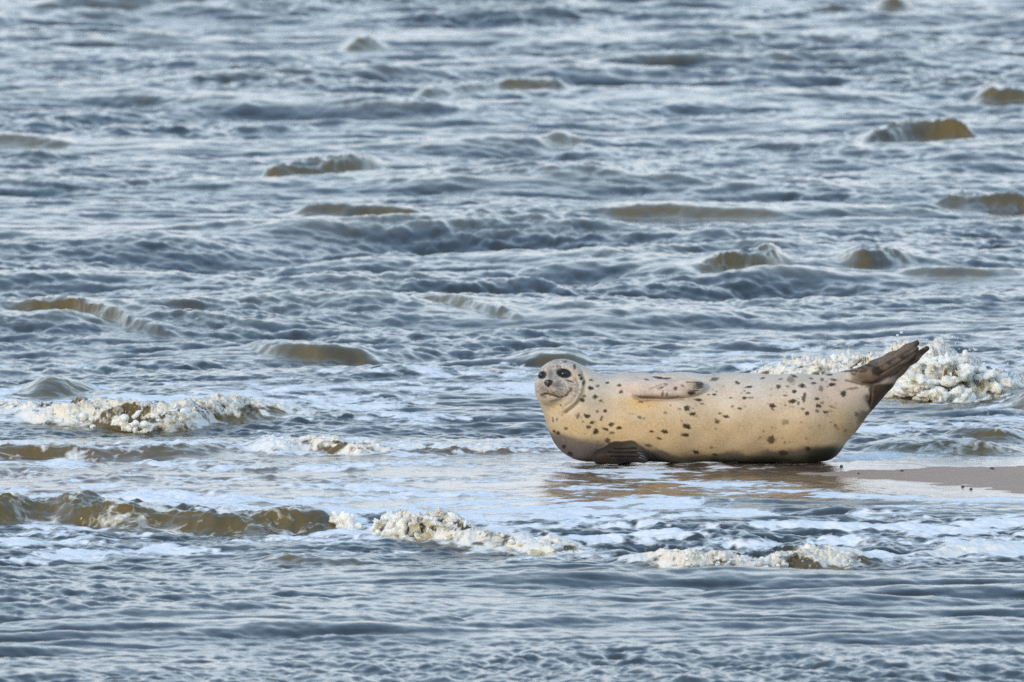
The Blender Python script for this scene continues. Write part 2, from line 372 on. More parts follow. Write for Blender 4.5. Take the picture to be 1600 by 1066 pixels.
# ------------------------------------------------------------------ sand
def sand_z(X, Y):
    sd = poly_sd(SX, SY, X, Y)
    n, = look(NZ, X * 2, Y * 1.2); r, = look(RIP, X, Y, [0])
    z = np.interp(sd, [-1.2, -.35, 0, .35, 2, 6, 60], [.020, .014, .0045, -.012, -.04, -.15, -1.2])
    return z + .0012 * n + r * .35
def sand_material():
    m, nt, b = new_mat('wet_sand')
    geo = nt.nodes.new('ShaderNodeNewGeometry'); P = geo.outputs['Position']
    n = noise_node(nt, P, 3, 5, .6); g = noise_node(nt, P, 260, 2, .7)
    c = mix_col(nt, n, (.34, .215, .140), (.47, .31, .21)); c = mix_col(nt, math_node(nt, 'MULTIPLY', g, .35), c, (.10, .07, .05))
    nt.links.new(c, b.inputs['Base Color']); b.inputs['Roughness'].default_value = .62
    nt.links.new(bump(nt, g, .5, .002, bump(nt, noise_node(nt, P, 30, 4, .6), .5, .006)), b.inputs['Normal'])
    return m
gx = np.concatenate([-np.array(grow(6, .1, 1.25, 3000))[::-1], np.arange(-6, 8, .02), grow(8, .1, 1.25, 3000)])
gy = np.concatenate([-np.array(grow(0, 2, 1.3, 500))[::-1], np.arange(0, 50, 1.0), np.arange(50, 56, .02), grow(56, .05, 1.15, 9000)])
SGX, SGY = np.meshgrid(gx, gy)
SZ = sand_z(SGX.astype(np.float32).ravel(), SGY.astype(np.float32).ravel())
nr2, nc2 = SGX.shape
j0 = (np.arange(nr2 - 1)[:, None] * nc2 + np.arange(nc2 - 1)[None, :]).ravel()
sandb = mesh_np('sandbank', np.stack([SGX.ravel(), SGY.ravel(), SZ], 1), np.stack([j0, j0 + 1, j0 + nc2 + 1, j0 + nc2], 1), sand_material())
tag(sandb, kind='structure')

# ------------------------------------------------------------------ implicit surface to mesh (surface nets)
def surface_nets(f, lo, hi, step, band=3.0, coarse=5):
    lo = np.array(lo, float); hi = np.array(hi, float)
    big = step * coarse
    n = np.ceil((hi - lo) / big).astype(int) + 1
    cx = [lo[i] + big * np.arange(n[i]) for i in range(3)]
    G = np.stack(np.meshgrid(*cx, indexing='ij'), -1).reshape(-1, 3)
    fc = f(G).reshape(n)
    act = np.abs(fc) < big * band
    N = (n - 1) * coarse + 1
    full = np.repeat(np.repeat(np.repeat(fc, coarse, 0), coarse, 1), coarse, 2)[:N[0], :N[1], :N[2]].astype(np.float32)
    am = act[:-1, :-1, :-1].copy()
    for a in (0, 1):
        for b_ in (0, 1):
            for c in (0, 1): am |= act[a:n[0] - 1 + a, b_:n[1] - 1 + b_, c:n[2] - 1 + c]
    fm = np.zeros(N, bool)
    r = np.repeat(np.repeat(np.repeat(am, coarse, 0), coarse, 1), coarse, 2)
    fm[:-1, :-1, :-1] |= r
    idx = np.argwhere(fm)
    vals = np.empty(len(idx), np.float32)
    for s in range(0, len(idx), 400000):
        vals[s:s + 400000] = f(lo + idx[s:s + 400000] * step)
    full[idx[:, 0], idx[:, 1], idx[:, 2]] = vals
    inside = full < 0
    cnt = sum(inside[a:N[0] - 1 + a, b_:N[1] - 1 + b_, c:N[2] - 1 + c].astype(np.int8) for a in (0, 1) for b_ in (0, 1) for c in (0, 1))
    cells = np.argwhere((cnt > 0) & (cnt < 8))
    vid = np.full(N - 1, -1, np.int32); vid[tuple(cells.T)] = np.arange(len(cells))
    acc = np.zeros((len(cells), 3)); num = np.zeros(len(cells))
    corners = [(a, b_, c) for a in (0, 1) for b_ in (0, 1) for c in (0, 1)]
    for A_ in corners:
        for ax in range(3):
            if A_[ax]: continue
            B_ = list(A_); B_[ax] = 1
            va = full[cells[:, 0] + A_[0], cells[:, 1] + A_[1], cells[:, 2] + A_[2]]
            vb = full[cells[:, 0] + B_[0], cells[:, 1] + B_[1], cells[:, 2] + B_[2]]
            m = (va < 0) != (vb < 0)
            t = np.where(m, va / np.where(m, va - vb, 1), 0)
            p = np.repeat(np.array(A_, float)[None], len(cells), 0); p[:, ax] += t
            acc[m] += p[m]; num[m] += 1
    V = lo + (cells + acc / num[:, None]) * step
    quads = []
    for ax in range(3):
        sl0 = [slice(None)] * 3; sl1 = [slice(None)] * 3
        sl0[ax] = slice(0, -1); sl1[ax] = slice(1, None)
        cr = np.argwhere(inside[tuple(sl0)] != inside[tuple(sl1)])
        o1, o2 = (ax + 1) % 3, (ax + 2) % 3
        ok = (cr[:, o1] > 0) & (cr[:, o2] > 0) & (cr[:, o1] < N[o1] - 1) & (cr[:, o2] < N[o2] - 1)
        cr = cr[ok]
        flip = inside[tuple(cr.T)]
        def at_(d1, d2):
            c = cr.copy(); c[:, o1] -= d1; c[:, o2] -= d2
            return vid[tuple(c.T)]
        q = np.stack([at_(1, 1), at_(0, 1), at_(0, 0), at_(1, 0)], 1)
        q[~flip] = q[~flip][:, ::-1]
        quads.append(q)
    Q = np.concatenate(quads); Q = Q[(Q >= 0).all(1)]
    return V, Q
def grad(f, V, e):
    g = np.empty_like(V)
    for i in range(3):
        d = np.zeros(3); d[i] = e
        g[:, i] = (f(V + d) - f(V - d)) / (2 * e)
    return g
def smin(a, b, k):
    h = np.clip(.5 + .5 * (b - a) / k, 0, 1)
    return b * (1 - h) + a * h - k * h * (1 - h)
def seg2(u, v, pts):
    d = np.full(u.shape, 1e9)
    for (x0, y0), (x1, y1) in zip(pts[:-1], pts[1:]):
        ex, ey = x1 - x0, y1 - y0
        t = np.clip(((u - x0) * ex + (v - y0) * ey) / (ex * ex + ey * ey + 1e-9), 0, 1)
        d = np.minimum(d, np.hypot(u - x0 - t * ex, v - y0 - t * ey))
    return d

# ------------------------------------------------------------------ the seal, in photo pixels at its distance (u right, v up, w towards the viewer)
S = PIX * 54.0
BASE = 726.0
def chain(P, nodes, ws=1.0):
    """tapered tube through nodes (u, py, w, r)"""
    d = None
    for a, b in zip(nodes[:-1], nodes[1:]):
        A_ = np.array([a[0], BASE - a[1], a[2] * ws]); B_ = np.array([b[0], BASE - b[1], b[2] * ws])
        Q = P * np.array([1, 1, ws]); ab = B_ - A_
        t = np.clip((Q - A_) @ ab / (ab @ ab), 0, 1)
        dd = np.sqrt((((Q - A_) - t[:, None] * ab) ** 2).sum(1)) - (a[3] + (b[3] - a[3]) * t)
        d = dd if d is None else smin(d, dd, 10)
    return d
def ell(P, c, r):
    q = (P - np.array([c[0], BASE - c[1], c[2]])) / np.array(r)
    k = np.sqrt((q ** 2).sum(1)) + 1e-6; rm = min(r)
    return (k - 1) * rm * .5 + (k - 1) * np.array(r).mean() * .5

def seal_core(P):
    d = chain(P, [(922, 659, 0, 66), (985, 656, 0, 68), (1060, 657, 0, 70), (1160, 657, 0, 69), (1250, 657, 0, 68.5), (1300, 641, 0, 53), (1330, 622, 0, 39), (1356, 606, 0, 29), (1378, 593, 0, 20)], .86)
    d = smin(d, chain(P, [(1180, 684, 0, 38), (1284, 688, 0, 37)], .7), 14)
    d = smin(d, chain(P, [(922, 655, 0, 62), (899, 628, 12, 53), (884, 612, 18, 42)], .9), 14)
    d = smin(d, ell(P, (876, 606, 22), (40.5, 41.5, 46)), 10)                     # cranium
    d = smin(d, ell(P, (860, 609, 58), (21, 16, 22)), 12)                         # muzzle
    d = smin(d, ell(P, (862, 599, 54), (11, 12, 20)), 10)                         # bridge of the nose
    d = smin(d, ell(P, (862, 626, 50), (17, 10, 20)), 8)                          # chin
    d = smin(d, ell(P, (888, 622, 34), (22, 20, 28)), 12)                         # cheek
    return d
def seal_flippers(P):
    up = chain(P, [(978, 611, 56, 13), (1005, 612, 69, 14), (1040, 612.5, 75, 13.5), (1068, 611, 75, 12.5), (1084, 609, 73, 10.5), (1090, 608, 72, 8.5)], 1.3)
    lo = chain(P, [(938, 714, 66, 12), (962, 708, 72, 14), (985, 706, 74, 13), (1000, 711, 76, 8), (1007, 716, 77, 5)], 1.1)
    h1 = chain(P, [(1368, 578, -14, 13), (1395, 563, -16, 8), (1420, 549, -17, 6.5), (1434, 539, -17, 4.5)], .8)
    h2 = chain(P, [(1336, 591, 24, 12), (1362, 588, 26, 15), (1385, 577, 22, 12), (1412, 562, 16, 9), (1432, 550, 12, 6)], .9)
    h3 = chain(P, [(1352, 622, -4, 22), (1382, 598, -6, 15), (1405, 578, -6, 11), (1430, 562, -6, 6), (1450, 547.5, -6, 4)], .6)
    return up, lo, h1, h2, h3
GROOVES = [  # (polyline u,py ; width ; depth) pressed into the side that faces the sea's edge
    ([(846, 621), (851, 619.5), (857, 619.5), (866, 622), (876, 625), (885, 622), (891, 614)], 1.6, 2.6),
    ([(857, 607), (857.5, 619)], 1.2, 1.6),
    ([(908, 584), (914, 600), (911, 618), (901, 634), (886, 646), (878, 652)], 3.0, 4.0),
    ([(899, 594), (904, 606), (901, 620), (892, 633), (878, 641)], 2.2, 1.8),
    ([(1074, 602), (1094, 601.5)], .9, 1.4), ([(1077, 606), (1097, 604.5)], .9, 1.4), ([(1078, 610), (1097, 608.5)], .9, 1.4), ([(1076, 615), (1092, 613)], .9, 1.4),
    ([(1020, 606), (1070, 605)], 1.2, .8), ([(1020, 616), (1072, 614)], 1.2, .8),
    ([(950, 706), (1000, 706)], 1.2, 1.5), ([(955, 712), (1004, 712)], 1.2, 1.5), ([(960, 700), (994, 700)], 1.2, 1.2),
    ([(1376, 588), (1410, 568), (1440, 547)], 1.4, 1.6), ([(1370, 580), (1405, 561), (1432, 545)], 1.2, 1.2),
    ([(1396, 590), (1425, 567), (1449, 549)], 1.2, 1.4),
    ([(1328, 596), (1345, 602), (1362, 604), (1376, 598)], 2.2, 2.5),
    ([(1362, 604), (1361, 625), (1357, 645)], 2.4, 3.0),
    ([(985, 621), (1000, 627.5), (1040, 628.5), (1075, 626)], 2.2, 2.6),
    ([(990, 594), (1020, 592), (1055, 596)], 2.2, 1.6),
]
def seal_f(P):
    u, v, w_ = P[:, 0], P[:, 1], P[:, 2]; py = BASE - v
    d = seal_core(P)
    up, lo, h1, h2, h3 = seal_flippers(P)
    d = smin(d, up, 2.5); d = smin(d, lo, 4); d = smin(d, h1, 6); d = smin(d, h3, 7); d = smin(d, h2, 4)
    fr = smooth01(-5, 12, w_)
    g = np.zeros(len(P))
    for pts, wd, dp in GROOVES:
        x0 = min(q[0] for q in pts) - 4 * wd; x1 = max(q[0] for q in pts) + 4 * wd
        m = (u > x0) & (u < x1) & (w_ > -5)
        if m.any():
            s = seg2(u[m], py[m], pts)
            gg = dp * np.exp(-(s / wd) ** 2)
            if wd > 1.5: gg *= smooth01(0, 9, np.minimum(np.hypot(u[m] - pts[0][0], py[m] - pts[0][1]), np.hypot(u[m] - pts[-1][0], py[m] - pts[-1][1])) + 1)
            g[m] = np.maximum(g[m], gg * fr[m])
    d = d + g
    # eye hollows, brow, navel, soft rolls of blubber
    for (cx, cy, rx, ry, dp) in ((881, 588, 11, 8, 4.5), (847.5, 590, 7, 7, 4.0), (1356, 628, 6, 7, 3), (1003, 628, 24, 6, 2)):
        d = d + fr * dp * np.exp(-((u - cx) / rx) ** 2 - ((py - cy) / ry) ** 2)
    for (cx, cy, rx, ry, dp) in ((884, 577, 9, 4, 2.0), (848, 580, 7, 4, 1.6), (851, 612, 6, 6, 2.2), (868, 613, 8, 6, 2.4), (1357, 628, 2.5, 3, 1.5), (1040, 640, 60, 30, 2.5)):
        d = d - fr * dp * np.exp(-((u - cx) / rx) ** 2 - ((py - cy) / ry) ** 2)
    d = d + .5 * np.sin(u * .11 + np.sin(v * .07) * 2) * np.exp(-((u - 1120) / 150) ** 2)
    # flattened where the weight rests on the sand
    flat = -(v + 3.0)
    h = np.clip(.5 - .5 * (flat - d) / -6.0, 0, 1)
    d = np.maximum(d, flat) + np.where(np.abs(d - flat) < 8, (8 - np.abs(d - flat)) ** 2 / 32, 0)
    return d
def surf_w(u, py):
    ww = np.arange(120, -60, -.5)
    P = np.stack([np.full(len(ww), u), np.full(len(ww), BASE - py), ww], 1)
    f = seal_f(P); i = np.argmax(f < 0)
    return ww[i]
SP = 1.5
V, Q = surface_nets(seal_f, (820, -8, -110), (1470, 205, 115), SP)
for _ in range(2):
    g = grad(seal_f, V, .6); gl = (g ** 2).sum(1)
    V -= np.clip(seal_f(V) / np.maximum(gl, .3), -1.2, 1.2)[:, None] * g
def mesh_normals(V, Q):
    n = np.cross(V[Q[:, 2]] - V[Q[:, 0]], V[Q[:, 3]] - V[Q[:, 1]]); N = np.zeros_like(V)
    for k in range(4): np.add.at(N, Q[:, k], n)
    return N / np.maximum(np.linalg.norm(N, axis=1), 1e-9)[:, None]

# ---- coat: (u, py, ru, rv, darkness) read along the flank
SPOTS = [(923, 610, 4, 3, 1), (934, 607, 3, 2, .6), (930, 624, 4, 3, .9), (938, 630, 3, 2, .7), (910, 629, 3.5, 3.5, 1), (912, 623, 3, 2, .7), (949, 602, 3, 2, .8), (968, 606, 3, 2, .8), (970, 616, 3, 2.5, .8),
 (917, 654, 5, 3.2, 1), (903, 654, 3, 4, .6), (945, 646, 3, 2.5, .9), (933, 647, 3, 2, .6), (940, 656, 2, 2, .7), (939, 660, 2, 2, .8), (925, 664, 4, 2.5, .9), (920, 671, 3.5, 2.5, .8), (931, 677, 4, 4, 1), (947, 674, 4.5, 2, 1), (955, 667, 4, 3, .9), (967, 672, 4.5, 2.2, 1), (957, 679, 4, 2, .6), (950, 690, 4, 3.5, .7), (884, 673, 3, 2, .7), (911, 663, 2, 2, .4),
 (866, 677, 2, 2, .9), (872, 680, 3, 2.5, .9), (881, 700, 3, 3, .8), (891, 711, 4.5, 3.5, 1), (864, 660, 1.5, 4, .6), (870, 659, 1.5, 2, .5),
 (905, 590, 2.5, 2, .9), (908, 595, 2.5, 3, 1), (912, 602, 2, 4, .8), (923, 598, 3, 2, .7), (898, 577, 2, 4, .8), (883, 569, 3, 1.5, .6), (889, 599, 6, 1.5, .8), (892, 612, 2, 3, .5), (876, 637, 2, 2, .6),
 (1073, 642, 5, 4, .9), (1082, 651, 5, 2.5, 1), (1091, 629, 5, 2, .9), (1097, 635, 3, 1.6, .5), (1073, 670, 6.5, 3.2, 1), (1070, 682, 6, 2.5, .9), (1039, 677, 5, 2.6, 1), (1030, 687, 4, 1.6, .8), (1018, 677, 3.5, 1.6, .9), (1013, 697, 6, 2, .6), (1039, 649, 3, 1.6, .6), (999, 656, 3.5, 2, .6), (1001, 632, 4, 1.6, .6),
 (1087, 707, 5, 2.6, .9), (1117, 711, 4, 2, .7), (1120, 663, 4, 2.6, .8), (1134, 655, 5, 2.4, .9), (1124, 650, 2.6, 2.2, .6), (1144, 639, 2.4, 2, .5), (1155, 642, 3.4, 1.6, .8), (1141, 625.5, 2.4, 1.6, .7), (1152, 602, 4, 2.2, .8), (1170, 608.5, 6, 1.8, .9), (1163, 626, 4, 2, .9), (1163, 615, 2.4, 1.6, .6), (1169, 618, 3, 1.6, .6), (1173, 625, 4, 2, .4), (1115, 620.5, 3, 1.6, .9), (1107, 620.5, 3, 1.2, .6), (1117, 596, 6, 2.6, .7),
 (1207, 638, 5.5, 3.6, 1), (1207, 644, 2.4, 1.6, .6), (1216, 608, 4, 3, .8), (1230, 608, 3, 1.6, .5), (1227, 622, 3, 1.6, .5), (1238, 631, 5.5, 3, 1), (1253, 606.5, 4.5, 3, 1), (1241, 615.5, 3.2, 3, .9), (1255, 628, 2.5, 6, .8), (1257, 622, 2.5, 4, .8), (1247, 634, 2.2, 2.6, .7), (1276, 627, 3.6, 2.4, .9), (1278, 638, 4, 2.6, .9), (1261, 650, 4, 3, .9), (1254, 643, 3, 2.4, .5), (1290, 648, 4.4, 2.2, .9), (1276, 646, 3, 2, .4), (1300, 640, 6, 1.2, .5), (1271, 602.5, 4, 1.8, .8), (1268, 595, 3, 1.4, .7), (1285, 597, 3, 3, .6), (1283, 611, 3, 5, .5), (1300, 605, 5.5, 2.6, 1), (1303, 597, 5, 2, .7), (1318, 619, 4, 4.5, 1), (1297, 589, 5, 1.6, .9), (1241, 591, 5, 1.6, .9), (1192, 594.5, 4, 1.4, .7), (1236, 597, 6, 5, .35), (1220, 596, 3, 1.6, .5),
 (1205, 689, 6, 5.5, .75), (1226, 664, 5, 4, .3), (1223, 708, 7, 3.5, .7), (1262, 702, 4, 3, .8), (1305, 669, 3, 3, .3), (1338, 651, 3, 3, .5), (1332, 611, 9, 2, .4),
 (1334, 588, 4, 2.4, .6), (1350, 583, 6, 2.4, .5), (1371, 583, 8, 7, .8), (1390, 571, 3, 3, .5), (1410, 562, 4, 3, .6), (1328, 583, 12, 2.2, .8), (1344, 578, 7, 2, .6), (1357, 574, 6, 2, .5),
 (1031, 610, 5, 1.6, .5), (1040, 604, 4, 1.4, .4), (1055, 611, 3, 2.6, .8), (1066, 607, 3, 2, .5), (1080, 618, 6, 3.4, .8), (1035, 619, 2, 4, .6), (1042, 620, 2, 3, .5), (1030, 594, 9, 2, .9), (1043, 595, 6, 1.6, .8), (1010, 597, 4, 1.4, .6)]
def coat(V, N):
    u, v, w_ = V.T; py = BASE - v
    r = np.random.default_rng(4)
    fr = smooth01(-20, 10, w_)
    nz = np.array([mnoise.fractal(Vector((a * .03, b * .03, c * .03)), 1.0, 2.0, 4) for a, b, c in V])
    nf = np.array([mnoise.noise(Vector((a * .35, b * .35, c * .35))) for a, b, c in V])
    C = np.tile(np.array([.54, .40, .235]), (len(V), 1))
    def lay(c, m):
        nonlocal C
        m = np.clip(m, 0, 1)[:, None]; C = C * (1 - m) + np.array(c) * m
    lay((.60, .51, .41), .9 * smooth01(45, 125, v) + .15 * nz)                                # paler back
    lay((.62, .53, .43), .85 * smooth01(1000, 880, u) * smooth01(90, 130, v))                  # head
    lay((.60, .35, .10), .75 * np.exp(-((u - 1000) / 34) ** 2 - ((py - 634) / 13) ** 2))      # golden-orange patch under the flipper
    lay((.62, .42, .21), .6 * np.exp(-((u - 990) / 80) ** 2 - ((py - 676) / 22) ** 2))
    lay((.36, .29, .20), .55 * np.exp(-((u - 930) / 26) ** 2 - ((py - 635) / 26) ** 2))  # darker shading behind the head, put into the coat colour
    lay((.42, .34, .17), .45 * np.exp(-((u - 1312) / 18) ** 2 - ((py - 645) / 18) ** 2))
    lay((.45, .32, .24), .6 * np.exp(-((u - 1310) / 50) ** 2 - ((py - 615) / 30) ** 2))
    # wet grey lower flank and chest
    wetline = 27 + 11 * nz + 2.5 * nf + 12 * smooth01(930, 880, u) + 4 * smooth01(1250, 1300, u) - 6 * smooth01(980, 1060, u) - 8 * np.exp(-((u - 1100) / 60) ** 2)
    lay((.12, .112, .098), .93 * smooth01(wetline + 7, wetline - 7, v))
    chest = smooth01(6, -6, (py - 672) * -1 + (u - 858) * .75 - 2) * smooth01(975, 940, u)
    lay((.16, .135, .12), .92 * smooth01(6, -6, 680 + np.clip((u - 862) * .16, -10, 40) - py + 4 * nz) * smooth01(1000, 960, u))
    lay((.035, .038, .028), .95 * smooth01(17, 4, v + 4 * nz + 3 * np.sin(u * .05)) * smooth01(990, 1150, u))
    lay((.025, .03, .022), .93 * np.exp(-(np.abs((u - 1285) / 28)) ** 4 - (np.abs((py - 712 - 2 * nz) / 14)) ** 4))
    # hind flippers, fore flippers
    up, lo, h1, h2, h3 = seal_flippers(V)
    lay((.095, .064, .044), .95 * smooth01(6, -1, np.minimum(h1, h2)) * smooth01(1318, 1345, u))
    lay((.10, .066, .042), .95 * smooth01(3, -1, h3 + 0 * u) * smooth01(4, 10, h2 + 4))
    lay((.045, .028, .018), .95 * smooth01(1357, 1364, u + .12 * (py - 640)) * smooth01(600, 606, py) * smooth01(2, 7, h2 + 3))
    lay((.14, .09, .06), .6 * smooth01(2, -1, h3) * smooth01(1400, 1420, u))
    tipn = smooth01(.1, .5, nz + .3 * nf) * smooth01(1325, 1350, u)
    lay((.05, .036, .026), .7 * tipn)
    lay((.05, .036, .028), .8 * smooth01(1424, 1436, u) * smooth01(560, 552, py))
    lay((.55, .44, .37), .85 * smooth01(4, 0, up) * (w_ > 30))
    lay((.62, .50, .34), .6 * smooth01(4, 0, up) * smooth01(1060, 1074, u))
    lay((.10, .05, .025), .95 * np.exp(-((py - 624.5) / 3.4) ** 2) * smooth01(985, 1000, u) * smooth01(1088, 1070, u) * (.6 + .6 * nz))  # shadow below the upper fore flipper, painted into the coat
    lay((.013, .009, .007), .97 * smooth01(3, -1, lo) * (w_ > 30))
    # muzzle and face
    lay((.12, .10, .092), .85 * np.exp(-((u - 860) / 6) ** 2 - ((py - 588) / 12) ** 2))
    lay((.115, .095, .085), .85 * np.exp(-((u - 869) / 12) ** 2 - ((py - 606) / 6) ** 2))
    lay((.14, .12, .11), .75 * np.exp(-((u - 848) / 7) ** 2 - ((py - 610) / 6) ** 2))
    lay((.33, .34, .33), .6 * np.exp(-((u - 866) / 8) ** 2 - ((py - 570) / 4) ** 2))
    lay((.50, .36, .16), .6 * np.exp(-((u - 864) / 12) ** 2 - ((py - 617) / 3) ** 2))
    lay((.62, .43, .20), .5 * np.exp(-((u - 868) / 14) ** 2 - ((py - 640) / 8) ** 2))
    lay((.66, .50, .33), .6 * np.exp(-((u - 864) / 6) ** 2 - ((py - 655) / 14) ** 2))
    lay((.60, .40, .20), .6 * np.exp(-((u - 896) / 4) ** 2 - ((py - 590) / 12) ** 2))
    lay((.17, .14, .115), .7 * smooth01(.02, .4, .5 * nz + .9 * nf + .12) * smooth01(925, 895, u) * smooth01(640, 615, py) * fr)
    # dark skin at eyes and mouth
    def ringd(cx, cy, rx, ry, a=0.0):
        du, dv = u - cx, py - cy; ca, sa = math.cos(a), math.sin(a)
        return np.sqrt(((du * ca + dv * sa) / rx) ** 2 + ((-du * sa + dv * ca) / ry) ** 2)
    lay((.012, .013, .016), .97 * fr * smooth01(1.15, .85, ringd(881, 587, 12.5, 7.6, .2)))
    lay((.012, .013, .016), .97 * fr * smooth01(1.2, .85, ringd(847, 589.8, 7, 6, -.35)))
    lay((.09, .08, .075), .6 * fr * smooth01(1.3, .8, ringd(873, 579, 4, 4)))
    def line(pts, wd, c, a):
        lay(c, a * fr * np.exp(-(seg2(u, py, pts) / wd) ** 2))
    line(GROOVES[0][0], 1.5, (.07, .045, .02), .9)
    line([(846, 622), (852, 624)], 2.4, (.12, .08, .03), .7); line([(861, 631), (877, 627)], 2.2, (.13, .08, .03), .7)
    line(GROOVES[2][0], 1.8, (.20, .15, .07), .55); line([(906, 628), (895, 640), (884, 648)], 1.8, (.07, .055, .02), .7)
    line(GROOVES[3][0], 1.4, (.20, .15, .08), .5)
    line([(1072, 601), (1096, 601.5)], 1.0, (.03, .03, .03), .8); line([(1084, 607.5), (1098, 605)], 1.1, (.02, .03, .03), .9); line([(1082, 611), (1098, 608.5)], 1.0, (.02, .03, .03), .9); line([(1088, 604), (1098, 603)], 1.2, (.02, .03, .03), .9)
    line([(1015, 612), (1024, 608), (1034, 605)], 1.2, (.12, .10, .09), .6); line([(1030, 612), (1040, 606)], 1.2, (.12, .10, .09), .6)
    lay((.10, .07, .055), .8 * (w_ > 40) * np.exp(-((u - 1079) / 7) ** 2 - ((py - 617) / 4) ** 2))
    lay((.12, .09, .075), .6 * (w_ > 40) * np.exp(-((u - 1088) / 10) ** 2 - ((py - 605) / 4) ** 2))
    line([(1355, 623), (1356, 632)], 3.5, (.06, .05, .045), .8)
    line([(1322, 598), (1345, 604), (1365, 603)], 1.8, (.10, .07, .04), .8); line([(1363, 606), (1361, 640)], 2.2, (.06, .04, .025), .8)
    line([(1392, 593), (1425, 567), (1449, 549)], 1.3, (.05, .035, .02), .8)
    line([(1384, 571), (1410, 557), (1430, 546)], 1.2, (.06, .04, .03), .7)
    for a in ((958, 704, 1002, 703), (950, 709, 1006, 710), (962, 699, 992, 697)):
        line([(a[0], a[1]), (a[2], a[3])], 1.0, (.13, .10, .075), .55)
    for k in range(90):                                                        # faint small flecks between the traced spots
        cx, cy = r.uniform(905, 1330), r.normal(640, 28); rx = r.uniform(1.0, 2.4)
        m = (np.abs(u - cx) < 6) & (np.abs(py - cy) < 6) & (w_ > -30)
        q = np.hypot((u[m] - cx) / rx / 1.3, (py[m] - cy) / rx) + .5 * nf[m]
        kk = (r.uniform(.25, .6) * smooth01(1.3, .4, q))[:, None]; C[m] = C[m] * (1 - kk) + np.array((.10, .065, .04)) * kk
    # traced spots on this flank
    wob = .28 * nf
    for (cx, cy, rx, ry, dk) in SPOTS:
        m = (np.abs(u - cx) < rx * 2) & (np.abs(py - cy) < ry * 2.2) & (w_ > -30)
        if not m.any(): continue
        rx *= 1.18; ry *= 1.18; dk = min(1, .3 + .75 * dk)
        ang = ((cx * 7 + cy * 3) % 10 - 5) * .06
        du, dv = u[m] - cx, py[m] - cy; ca, sa = math.cos(ang), math.sin(ang)
        q = np.sqrt(((du * ca - dv * sa) / rx) ** 2 + ((du * sa + dv * ca) / ry) ** 2) + 1.6 * wob[m]
        k = (dk * .93 * smooth01(1.25, .55, q))[:, None]
        C[m] = C[m] * (1 - k) + np.array((.022, .013, .008)) * k
    # far side gets spots of its own
    idx = r.choice(np.where((w_ < -30) & (u > 900) & (v > 15))[0], 160, replace=False)
    for i in idx:
        s = r.uniform(2, 5)
        q = np.linalg.norm((V - V[i]) / s, axis=1) + wob
        k = (.85 * smooth01(1.25, .6, q))[:, None]; C = C * (1 - k) + np.array((.045, .03, .02)) * k
    lay((.012, .009, .007), .6 * smooth01(2, -1, lo) * (w_ > 30))
    C *= (1 + .10 * nz + .16 * nf)[:, None]; C = C * np.array([.95, .95, .95])
    wet = np.clip(.8 * smooth01(40, 14, v) + .4 * smooth01(1320, 1360, u) + .25 * smooth01(115, 135, v), 0, 1)
    return np.clip(C, 0, 1), wet
def to_world(V):
    V = np.array(V, float); V[:, 1] += (4 / 54) * V[:, 2] * smooth01(0, 70, V[:, 1])
    return np.stack([(V[:, 0] - 800) * S, 54.0 - V[:, 2] * S, V[:, 1] * S], 1)
O0 = Vector(((1095 - 800) * S, 54.0, 0.0))
seal = bpy.data.objects.new('seal', None); col.objects.link(seal); seal.location = O0
seal.empty_display_size = .2
tag(seal, 'pale tan spotted seal lying in shallow water beside the sandbar, tail raised', 'seal')
def loc(V): return to_world(np.asarray(V, float)) - np.array(O0)

def fur_material():
    m, nt, b = new_mat('seal_fur')
    a = nt.nodes.new('ShaderNodeAttribute'); a.attribute_name = 'coat'
    wt = nt.nodes.new('ShaderNodeAttribute'); wt.attribute_name = 'wet'
    tc = nt.nodes.new('ShaderNodeTexCoord'); P = tc.outputs['Object']
    mp = nt.nodes.new('ShaderNodeMapping'); mp.inputs['Scale'].default_value = (.45, 1, 1); nt.links.new(P, mp.inputs['Vector'])
    hair = noise_node(nt, mp.outputs[0], 420, 3, .7); mid = noise_node(nt, P, 60, 4, .6)
    c = mix_col(nt, math_node(nt, 'MULTIPLY', math_node(nt, 'SUBTRACT', hair, .42, clamp=True), 1.5), a.outputs['Color'], (.62, .55, .45))
    k = math_node(nt, 'MULTIPLY_ADD', hair, .55, .72)
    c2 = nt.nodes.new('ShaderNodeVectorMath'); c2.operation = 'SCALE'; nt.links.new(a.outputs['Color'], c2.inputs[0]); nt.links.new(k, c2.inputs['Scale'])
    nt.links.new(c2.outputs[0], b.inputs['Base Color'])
    nt.links.new(math_node(nt, 'MULTIPLY_ADD', wt.outputs['Fac'], -.22, .58), b.inputs['Roughness'])
    b.inputs['IOR'].default_value = 1.17; b.inputs['Sheen Weight'].default_value = .02; b.inputs['Sheen Roughness'].default_value = .35; b.inputs['Sheen Tint'].default_value = (.9, .93, 1, 1)
    b.inputs['Coat Weight'].default_value = 0; b.inputs['Coat Roughness'].default_value = .35
    bp = bump(nt, hair, .45, .0012); bp = bump(nt, mid, .35, .003, bp)
    nt.links.new(bp, b.inputs['Normal'])
    return m
def plain(name, c, rough=.5, **kw):
    m, nt, b = new_mat(name)
    tc = nt.nodes.new('ShaderNodeTexCoord')
    n = noise_node(nt, tc.outputs['Object'], kw.get('scale', 120), 3, .6)
    nt.links.new(mix_col(nt, n, tuple(x * .7 for x in c), tuple(min(1, x * 1.25) for x in c)), b.inputs['Base Color'])
    b.inputs['Roughness'].default_value = rough
    return m
N_ = mesh_normals(V, Q)
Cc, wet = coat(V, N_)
body = mesh_np('body', loc(V), Q[:, ::-1], fur_material(), seal, attrs={'coat': ('FLOAT_COLOR', np.c_[Cc, np.ones(len(Cc))]), 'wet': ('FLOAT', wet)})

